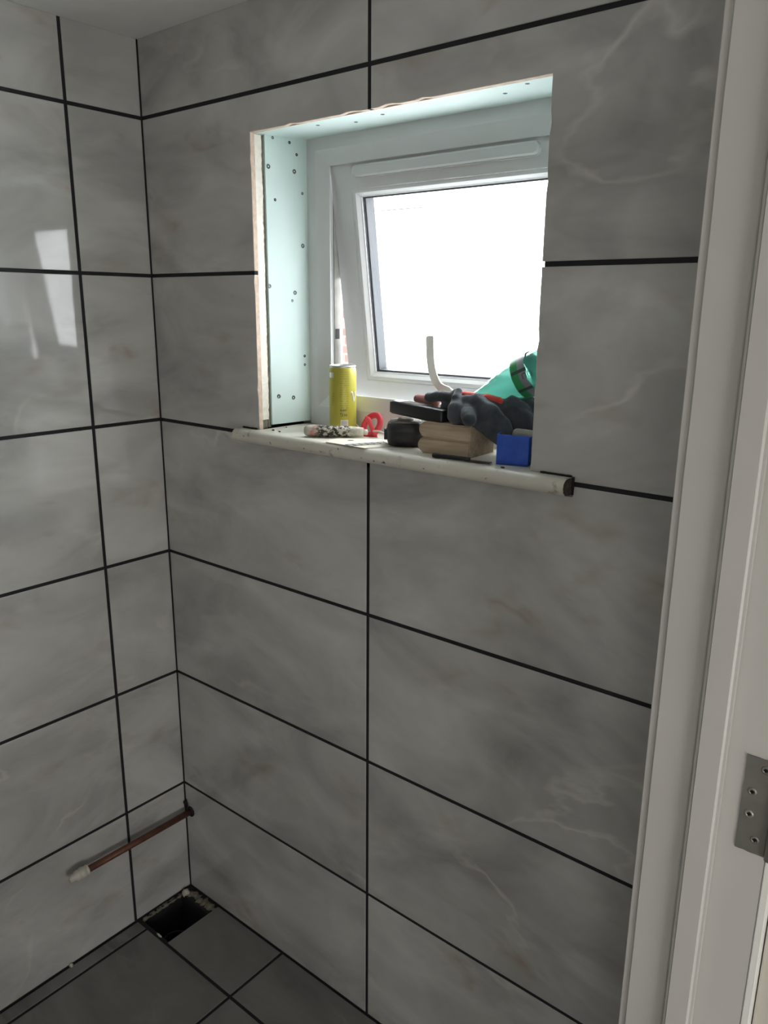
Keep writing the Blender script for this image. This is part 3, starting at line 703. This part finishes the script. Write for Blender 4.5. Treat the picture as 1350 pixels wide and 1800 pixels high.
bm = nb(); rounded_case(bm, 0.029, [(0.80, 0.0), (0.93, 0.002), (1.0, 0.008), (1.0, 0.0185), (0.985, 0.019), (0.985, 0.0205), (1.0, 0.021), (1.0, 0.028), (0.95, 0.034), (0.86, 0.0365)]); o = build('case', bm, M_rub, tm, True); o.matrix_local = rot
bm = nb(); rounded_case(bm, 0.029, [(0.86, 0.0362), (0.84, 0.0378), (0.72, 0.0388)]); o = build('face_plate', bm, M_dust, tm, True); o.matrix_local = rot
bm = nb(); lathe(bm, [(0.0, 0.038), (0.0125, 0.038), (0.0125, 0.0405), (0.0115, 0.0415), (0.008, 0.0415), (0.0075, 0.0408), (0.0, 0.0408)], None, 28, False); build('hub_cap', bm, M_dust, tm, True)
bbox('tape_lip', -0.0335, -0.0275, -0.008, 0.008, 0.008, 0.025, M_rub, tm, 0.001, 1, Matrix.Rotation(0.68, 4, 'Z'))

# --- two wooden blocks
def wood_mat():
    m = NT('pale_softwood'); o = m.obj(); mp = m.n('ShaderNodeMapping'); mp.inputs['Scale'].default_value = (6, 60, 60); m.l(o, mp.inputs[0])
    a = m.ramp(m.noise(mp.outputs[0], 1.6, 5, 0.6, 0.6), [(0.3, lin(162, 140, 116)), (0.55, lin(188, 170, 146)), (0.75, lin(204, 190, 166))])
    m.l(a, m.b.inputs['Base Color']); m.b.inputs['Roughness'].default_value = 0.75; m.bump(m.noise(mp.outputs[0], 4, 3), 0.15)
    return m.m
M_wood = wood_mat()
def block(z, dx, rz, label):
    o = empty('wooden_block', (0.745+dx, 0.056, z)); o.rotation_euler[2] = rz; tag(o, label, 'wood', 'offcut blocks on the sill')
    bm = nb(); hw, hl, h = 0.041, 0.050, 0.0258
    pf = []       # plan outline with rounded-over left end in section
    sec = [(-hl+0.014-0.014*math.sin(a), h/2-h/2*math.cos(a)) for a in [math.pi*i/10 for i in range(11)]]
    sec = sec+[(hl, h), (hl, 0.0)]
    a = [bm.verts.new((x, -hw, zz)) for x, zz in sec]; b = [bm.verts.new((x, hw, zz)) for x, zz in sec]; n = len(sec)
    bm.faces.new(a); bm.faces.new(b[::-1])
    for i in range(n): bm.faces.new((a[i], b[i], b[(i+1) % n], a[(i+1) % n]))
    bmesh.ops.recalc_face_normals(bm, faces=bm.faces)
    bmesh.ops.bevel(bm, geom=[e for e in bm.edges if abs(e.verts[0].co.y-e.verts[1].co.y) < 1e-6], offset=0.0022, segments=2, affect='EDGES')
    build('timber', bm, M_wood, o)
    return o
block(T+0.0002, 0.0, 0.05, 'lower of two stacked pale wooden blocks on the sill')
block(T+0.0262, 0.002, 0.02, 'upper of two stacked pale wooden blocks under the gloves')

# --- black tool with ribbed handle on the blocks
th_ = empty('black_handled_tool', (0.66, 0.045, T+0.0525)); tag(th_, 'black plastic ribbed handle sticking out from under the gloves', 'tool')
hd = Vector((0.110, -0.020, -0.004)).normalized()
Mh = frame_at((-0.045, 0.012, 0.0128), hd)
M_blk = plain('black_plastic', lin(24, 25, 29), 0.4, var=0.2, bump=0.1)
bm = nb(); box(bm, -0.014, 0.014, -0.0115, 0.0115, 0.0, 0.128, Mh); bmesh.ops.recalc_face_normals(bm, faces=bm.faces); bev(bm, 0.0045, 3); build('handle', bm, M_blk, th_, True)
bm = nb()
for i in range(13): box(bm, -0.010, 0.010, 0.0105, 0.0123, 0.024+i*0.0045, 0.0262+i*0.0045, Mh)
build('grip_ribs', bm, M_dust, th_)
bm = nb(); box(bm, -0.012, 0.012, -0.0095, 0.0095, -0.0025, 0.001, Mh); bmesh.ops.recalc_face_normals(bm, faces=bm.faces); bev(bm, 0.001, 1); build('end_plug', bm, M_rub, th_)

# --- work gloves: soft folded fabric
def capsule(bm, chain, n=14):
    P = [Vector(c[:3]) for c in chain]; R = [c[3] for c in chain]
    for (p, r), (q, s) in zip(zip(P, R), zip(P[1:], R[1:])):
        d = q-p; Lg = d.length; prof = []
        for i in range(7): a = math.pi/2*i/6; prof.append((max(1e-5, r*math.sin(a)), -r*math.cos(a)))
        for i in range(1, 7): a = math.pi/2*i/6; prof.append((max(1e-5, s*math.cos(a)), Lg+s*math.sin(a)))
        lathe(bm, prof, frame_at(p, d), n, True)
def fabric_mat(name, c1, c2):
    m = NT(name); o = m.obj()
    a = m.ramp(m.noise(o, 38, 4), [(0.3, c1), (0.7, c2)])
    m.l(a, m.b.inputs['Base Color']); m.b.inputs['Roughness'].default_value = 0.95; m.b.inputs['Specular IOR Level'].default_value = 0.15
    m.b.inputs['Sheen Weight'].default_value = 0.25; m.bump(m.noise(o, 700, 2), 0.5, 0.0006)
    return m.m
M_fab = fabric_mat('charcoal_fabric', lin(56, 60, 66), lin(78, 82, 88)); M_fabr = fabric_mat('red_fabric', lin(196, 66, 58), lin(216, 88, 78)); M_cuff = fabric_mat('grey_knit_cuff', lin(150, 148, 138), lin(176, 172, 160))
tex = bpy.data.textures.new('folds', 'CLOUDS'); tex.noise_scale = 0.030; tex.noise_depth = 2
def pleats(bm, folds, off, x0, x1, y0, y1, nx=64, ny=46):
    """closed volume under a pleated cloth; each fold is (y, skew, [(x, crest z), ...])"""
    def crest(k, x):
        if x <= k[0][0]: return k[0][1]-(k[0][0]-x)*1.6
        for (a, p), (b, q) in zip(k, k[1:]):
            if x <= b: t = (x-a)/(b-a); return p+(q-p)*t
        return k[-1][1]-(x-k[-1][0])*3.0
    top = []; bot = []
    for i in range(nx+1):
        tr_ = []; br_ = []
        for j in range(ny+1):
            x = x0+(x1-x0)*i/nx; y = y0+(y1-y0)*j/ny; z = -1
            for yc, sk, k in folds:
                d = y-yc-sk*(x-0.83); w = 0.0135 if d > 0 else 0.0115
                z = max(z, crest(k, x)-0.0085*(abs(d)/w)**2.4)
            z += 0.0016*math.sin(x*210+y*95)+0.0012*math.sin(x*90-y*260)
            b = (Zb+0.0005 if x < 0.800 else max(T+0.002, Zb+0.0005-(x-0.800)*0.55) if y < 0.085 else T+0.002); z = max(z, b+0.0008)
            tr_.append(bm.verts.new((x-off[0], y-off[1], z-off[2]))); br_.append(bm.verts.new((x-off[0], y-off[1], b-off[2])))
        top.append(tr_); bot.append(br_)
    for i in range(nx):
        for j in range(ny):
            bm.faces.new((top[i][j], top[i+1][j], top[i+1][j+1], top[i][j+1])); bm.faces.new((bot[i][j], bot[i][j+1], bot[i+1][j+1], bot[i+1][j]))
    for i in range(nx):
        bm.faces.new((top[i][0], bot[i][0], bot[i+1][0], top[i+1][0])); bm.faces.new((top[i][ny], top[i+1][ny], bot[i+1][ny], bot[i][ny]))
    for j in range(ny):
        bm.faces.new((top[0][j], top[0][j+1], bot[0][j+1], bot[0][j])); bm.faces.new((top[nx][j], bot[nx][j], bot[nx][j+1], top[nx][j+1]))
def soft(name, chains, mat, parent, off, vox=0.0024, disp=0.005, it=6, sheet=None):
    bm = nb()
    if sheet: pleats(bm, sheet[0], off, *sheet[1:])
    for c in chains: capsule(bm, [(x-off[0], y-off[1], z-off[2], r) for x, y, z, r in c])
    o = build(name, bm, mat, parent, True)
    r = o.modifiers.new('fuse', 'REMESH'); r.mode = 'VOXEL'; r.voxel_size = vox; r.adaptivity = 0.0; r.use_smooth_shade = True
    s = o.modifiers.new('soften', 'SMOOTH'); s.iterations = it; s.factor = 0.5
    if disp:
        d = o.modifiers.new('folds', 'DISPLACE'); d.texture = tex; d.strength = disp; d.mid_level = 0.5; d.texture_coords = 'LOCAL'
    return o
Zb = T+0.052
go = (0.80, 0.055, T)
gl = empty('work_glove', go); tag(gl, 'charcoal fabric work glove with red lining crumpled over the wooden blocks', 'glove', 'work gloves on the sill')
soft('fabric', [
    [(0.730, 0.060, Zb+0.021, 0.017), (0.775, 0.062, Zb+0.024, 0.019)],
    [(0.686, 0.060, Zb+0.034, 0.0085), (0.715, 0.056, Zb+0.039, 0.0095), (0.742, 0.052, Zb+0.038, 0.0105)],
    [(0.738, 0.056, Zb+0.044, 0.0075), (0.752, 0.048, Zb+0.049, 0.0065), (0.756, 0.036, Zb+0.040, 0.0085)],
    [(0.756, 0.040, Zb+0.036, 0.0105), (0.763, 0.024, Zb+0.024, 0.0130), (0.766, 0.018, Zb+0.0135, 0.0125)],
    [(0.772, 0.044, Zb+0.024, 0.013), (0.788, 0.026, Zb+0.018, 0.0130), (0.797, 0.014, Zb+0.012, 0.0115)],
    [(0.672, 0.060, Zb+0.006, 0.0075), (0.700, 0.052, Zb+0.004, 0.0065)]], M_fab, gl, go, vox=0.0018, disp=0.0045, it=4,
    sheet=([(0.042, -0.10, [(0.762, 1.316), (0.785, 1.3225), (0.805, 1.3175), (0.830, 1.305), (0.850, 1.286), (0.862, 1.262)]), (0.064, -0.05, [(0.775, 1.318), (0.80, 1.321), (0.825, 1.312), (0.845, 1.290)])], 0.752, 0.872, 0.018, 0.082))
soft('red_lining', [[(0.756, 0.060, Zb+0.041, 0.0095), (0.776, 0.056, Zb+0.040, 0.0095)], [(0.796, 0.064, Zb+0.041, 0.0075), (0.822, 0.062, Zb+0.038, 0.0075)]], M_fabr, gl, go, disp=0.003)
soft('red_cuff', [[(0.648, 0.078, Zb+0.027, 0.0085), (0.664, 0.075, Zb+0.027, 0.0100), (0.69, 0.068, Zb+0.026, 0.0110)]], fabric_mat('dusty_pink_fabric', lin(150, 92, 90), lin(178, 116, 110)), gl, go, disp=0.003)
soft('knit_cuff', [[(0.868, 0.0455, Zb-0.008, 0.0105), (0.890, 0.050, Zb-0.010, 0.0100)]], M_cuff, gl, go, disp=0.004)
go2 = (0.87, 0.08, T)
g2 = empty('work_glove', go2); tag(g2, 'charcoal fabric work glove folded beside the right reveal behind the blue box', 'glove', 'work gloves on the sill')
soft('fabric', [
    [(0.845, 0.092, Zb-0.026, 0.020), (0.885, 0.094, Zb-0.028, 0.020)]], M_fab, g2, go2, vox=0.0018, disp=0.0045, it=4,
    sheet=([(0.072, -0.15, [(0.815, 1.316), (0.838, 1.3215), (0.860, 1.314), (0.880, 1.297), (0.893, 1.268)]), (0.096, -0.15, [(0.832, 1.316), (0.855, 1.3195), (0.882, 1.311), (0.900, 1.296)])], 0.808, 0.908, 0.056, 0.120))

# --- white bent plastic strip
st = empty('plastic_strip', (0.70, 0.108, T+0.003)); tag(st, 'white bent plastic strip standing up behind the gloves', 'strip')
bm = nb(); Ls = Matrix.Translation(-Vector(st.location))
ctl = [(0.646, 0.112, 1.406), (0.6465, 0.112, 1.390), (0.648, 0.112, 1.370), (0.652, 0.111, 1.352), (0.658, 0.110, 1.338), (0.666, 0.109, 1.327), (0.676, 0.107, 1.3205), (0.686, 0.105, 1.3185), (0.695, 0.103, 1.316), (0.701, 0.102, 1.310), (0.704, 0.102, 1.300), (0.704, 0.103, 1.280), (0.702, 0.106, 1.250), (0.701, 0.108, 1.2260)]
sweep(bm, [Ls @ Vector(c) for c in ctl], [(-0.0065, -0.0050), (0.0065, -0.0050), (0.0065, 0.0050), (-0.0065, 0.0050)], up=(0.5, -0.8, 0))
build('strip', bm, M_white, st, False)
bm = nb(); sweep(bm, [Ls @ Vector(c) for c in ((0.646, 0.112, 1.4062), (0.646, 0.112, 1.4075))], [(-0.0058, -0.0042), (0.0058, -0.0042), (0.0058, 0.0042), (-0.0058, 0.0042)], up=(0.5, -0.8, 0)); build('cut_end', bm, M_cap, st)

# --- green plastic bottle
bd = Vector((0.90, 0.05, 0.42)).normalized(); bp = Vector((0.745, 0.086, 1.302))
bo = empty('plastic_bottle', tuple(bp)); tag(bo, 'translucent green plastic bottle leaning in the right corner of the window', 'bottle')
def pet_mat():
    m = NT('green_pet'); m.t.nodes.remove(m.b); o = m.obj()
    tr = m.n('ShaderNodeBsdfTransparent'); tr.inputs[0].default_value = (0.50, 0.75, 0.68, 1)
    tl = m.n('ShaderNodeBsdfTranslucent'); tl.inputs[0].default_value = (0.11, 0.31, 0.26, 1)
    gl = m.n('ShaderNodeBsdfGlossy'); gl.inputs['Roughness'].default_value = 0.08
    bpn = m.n('ShaderNodeBump'); bpn.inputs['Strength'].default_value = 0.5; bpn.inputs['Distance'].default_value = 0.004; m.l(m.noise(o, 55, 3), bpn.inputs['Height']); m.l(bpn.outputs[0], gl.inputs['Normal'])
    a = m.n('ShaderNodeMixShader'); a.inputs[0].default_value = 0.62; m.l(tr.outputs[0], a.inputs[1]); m.l(tl.outputs[0], a.inputs[2])
    lw = m.n('ShaderNodeLayerWeight'); m.l(bpn.outputs[0], lw.inputs['Normal']); fr = m.math('ADD', m.math('MULTIPLY', m.math('POWER', lw.outputs['Facing'], 4.0), 0.8), 0.05)
    b = m.n('ShaderNodeMixShader'); m.l(fr, b.inputs[0]); m.l(a.outputs[0], b.inputs[1]); m.l(gl.outputs[0], b.inputs[2]); m.l(b.outputs[0], m.out.inputs[0])
    return m.m
Mb = frame_at((0, 0, 0), bd)
def brad(t):   # radius along the bottle
    K = [(0, 0.0105), (0.018, 0.0108), (0.03, 0.0125), (0.06, 0.0205), (0.09, 0.0285), (0.112, 0.0320), (0.15, 0.0325), (0.160, 0.0310), (0.166, 0.024)]
    for (a, r), (b, s) in zip(K, K[1:]):
        if t <= b: return r+(s-r)*(t-a)/(b-a)
    return 0.02
bm = nb(); ts = [0.166*i/44 for i in range(45)]
lathe(bm, [(brad(t), t) for t in ts]+[(0.015, 0.160), (0.0001, 0.158)], None, 48, False)
for v in bm.verts:
    k = noise.noise(v.co*38)*0.0016; rr = math.hypot(v.co.x, v.co.y)
    if rr > 0.004 and v.co.z > 0.03: v.co.x *= 1+k/rr; v.co.y *= 1+k/rr
o = build('body', bm, pet_mat(), bo, True); o.matrix_local = Mb
bm = nb(); lathe(bm, [(0.0, -0.014), (0.0135, -0.014), (0.0145, -0.012), (0.0145, 0.001), (0.0, 0.0012)], None, 30, False); o = build('screw_cap', bm, plain('green_cap', lin(40, 140, 90), 0.4), bo, True); o.matrix_local = Mb
def label_mat():
    m = NT('bottle_label'); o = m.obj(); sp = m.n('ShaderNodeSeparateXYZ'); m.l(o, sp.inputs[0])
    ang = m.math('ARCTAN2', sp.outputs[1], sp.outputs[0])
    e = m.math('ADD', sp.outputs[2], m.math('MULTIPLY', m.noise(o, 90, 2), 0.004))
    a = m.mix(m.math('GREATER_THAN', e, 0.1235), lin(52, 150, 88), lin(138, 140, 146))
    blk = m.math('GREATER_THAN', m.math('SINE', m.math('MULTIPLY', ang, 7.0)), 0.86)
    a = m.mix(blk, a, lin(58, 84, 76))
    m.l(a, m.b.inputs['Base Color']); m.b.inputs['Roughness'].default_value = 0.45
    return m.m
bm = nb(); n = 72; R = []
for j, t in enumerate((0.108, 0.115, 0.124, 0.134)):
    rg = []
    for i in range(n):
        a = 2*math.pi*i/n; tt = t+(0.0035*noise.noise(Vector((math.cos(a)*2.5, math.sin(a)*2.5, 1))) if j == 3 else 0)
        rg.append(bm.verts.new(((brad(tt)+0.0022)*math.cos(a), (brad(tt)+0.0022)*math.sin(a), tt)))
    R.append(rg)
for A, B in zip(R, R[1:]):
    for i in range(n): bm.faces.new((A[i], A[(i+1) % n], B[(i+1) % n], B[i]))
o = build('label_band', bm, label_mat(), bo, True); o.matrix_local = Mb
# lettering on the bottle
cu = bpy.data.curves.new('t', 'FONT'); cu.body = 'UD'; cu.size = 0.013; tmp = bpy.data.objects.new('t', cu); C.objects.link(tmp)
bpy.context.view_layer.update(); me = bpy.data.meshes.new_from_object(tmp.evaluated_get(bpy.context.evaluated_depsgraph_get())); bpy.data.objects.remove(tmp)
ct = Mb.inverted().to_3x3() @ Vector((0.60, -0.75, 0.50)); a0 = math.atan2(ct.y, ct.x)
bm = nb(); bm.from_mesh(me); bmesh.ops.triangulate(bm, faces=bm.faces)
for v in bm.verts:
    a = a0+0.42-v.co.x/0.034*1.0; t = 0.128+v.co.y
    a = a0+0.20+v.co.y/0.034; t = 0.126+v.co.x
    v.co = Vector((0.0352*math.cos(a), 0.0352*math.sin(a), t))
o = build('lettering', bm, plain('letter_ink', lin(60, 72, 72), 0.5), bo); o.matrix_local = Mb

# --- blue open plastic box
u = Vector((0.0495, 0.0135, 0)).normalized(); vv = Vector((-u.y, u.x, 0))
bb = empty('blue_box', (0.8520, 0.0090, T+0.0003)); tag(bb, 'small open blue plastic box at the right end of the sill', 'box')
MB_ = Matrix(((u.x, vv.x, 0, 0), (u.y, vv.y, 0, 0), (0, 0, 1, 0), (0, 0, 0, 1)))
def blue_mat():
    m = NT('blue_plastic'); o = m.obj(); m.l(m.ramp(m.noise(o, 50, 3), [(0.3, lin(44, 84, 186)), (0.7, lin(54, 96, 200))]), m.b.inputs['Base Color'])
    m.b.inputs['Roughness'].default_value = 0.4; return m.m
M_blue = blue_mat()
bw, bdp, bh, wt = 0.0500, 0.026, 0.0465, 0.0022
for nm, q in (('base', (0, bw, 0, bdp, 0, wt)), ('front_side', (0, bw, 0, wt, wt, bh)), ('left_side', (0, wt, wt, bdp, wt, bh+0.001)), ('right_side', (bw-wt, bw, wt, bdp, wt, bh-0.002)), ('back_side', (wt, bw-wt, bdp-wt, bdp, wt, bh*0.6))):
    bbox(nm, *q, M_blue, bb, 0.0005, 1, MB_)

# --- thin dark brush on the front of the sill
pb = empty('thin_brush', (0.75, -0.011, T)); tag(pb, 'thin dark pencil like rod lying in front of the wooden blocks', 'brush')
pd_ = Vector((0.100, 0.014, 0)).normalized()
bm = nb(); lathe(bm, [(0.0, -0.004), (0.0036, -0.003), (0.0042, 0.002), (0.0038, 0.010), (0.0034, 0.012), (0.0036, 0.016), (0.0034, 0.05), (0.0028, 0.062), (0.0, 0.0625)], None, 16, False); o = build('rod', bm, M_blk, pb, True); o.matrix_local = frame_at((0, 0, 0.0043), pd_)
bm = nb(); box(bm, -0.0048, 0.0048, -0.0007, 0.0007, 0.055, 0.098, frame_at((0, 0, 0.0022), pd_)); build('blade', bm, plain('tarnished_blade', lin(74, 70, 66), 0.5, 0.5), pb)
# --- crumbs of debris
M_deb = plain('brown_crumb', lin(84, 66, 52), 0.9)
for i, (x, y, s) in enumerate([(0.350, 0.010, 0.0022), (0.372, 0.006, 0.0018), (0.395, 0.060, 0.0014), (0.405, 0.075, 0.0012), (0.340, 0.055, 0.0013), (0.876, -0.011, 0.0024)]):
    o = lump('debris_crumb', (0, 0, 0), s, M_deb, None, 60+i, 2, 0.6, (1.5, 0.8, 0.6)); o.location = (x, y, T+s*0.6)
    tag(o, ['dark crumb at the left end of the sill near its nose', 'small brown crumb beside the left end of the sill', 'tiny crumb near the green reveal board', 'tiny crumb beside the yellow can', 'tiny crumb at the foot of the left reveal', 'dark crumb in front of the blue box'][i], 'debris', 'crumbs on the sill')
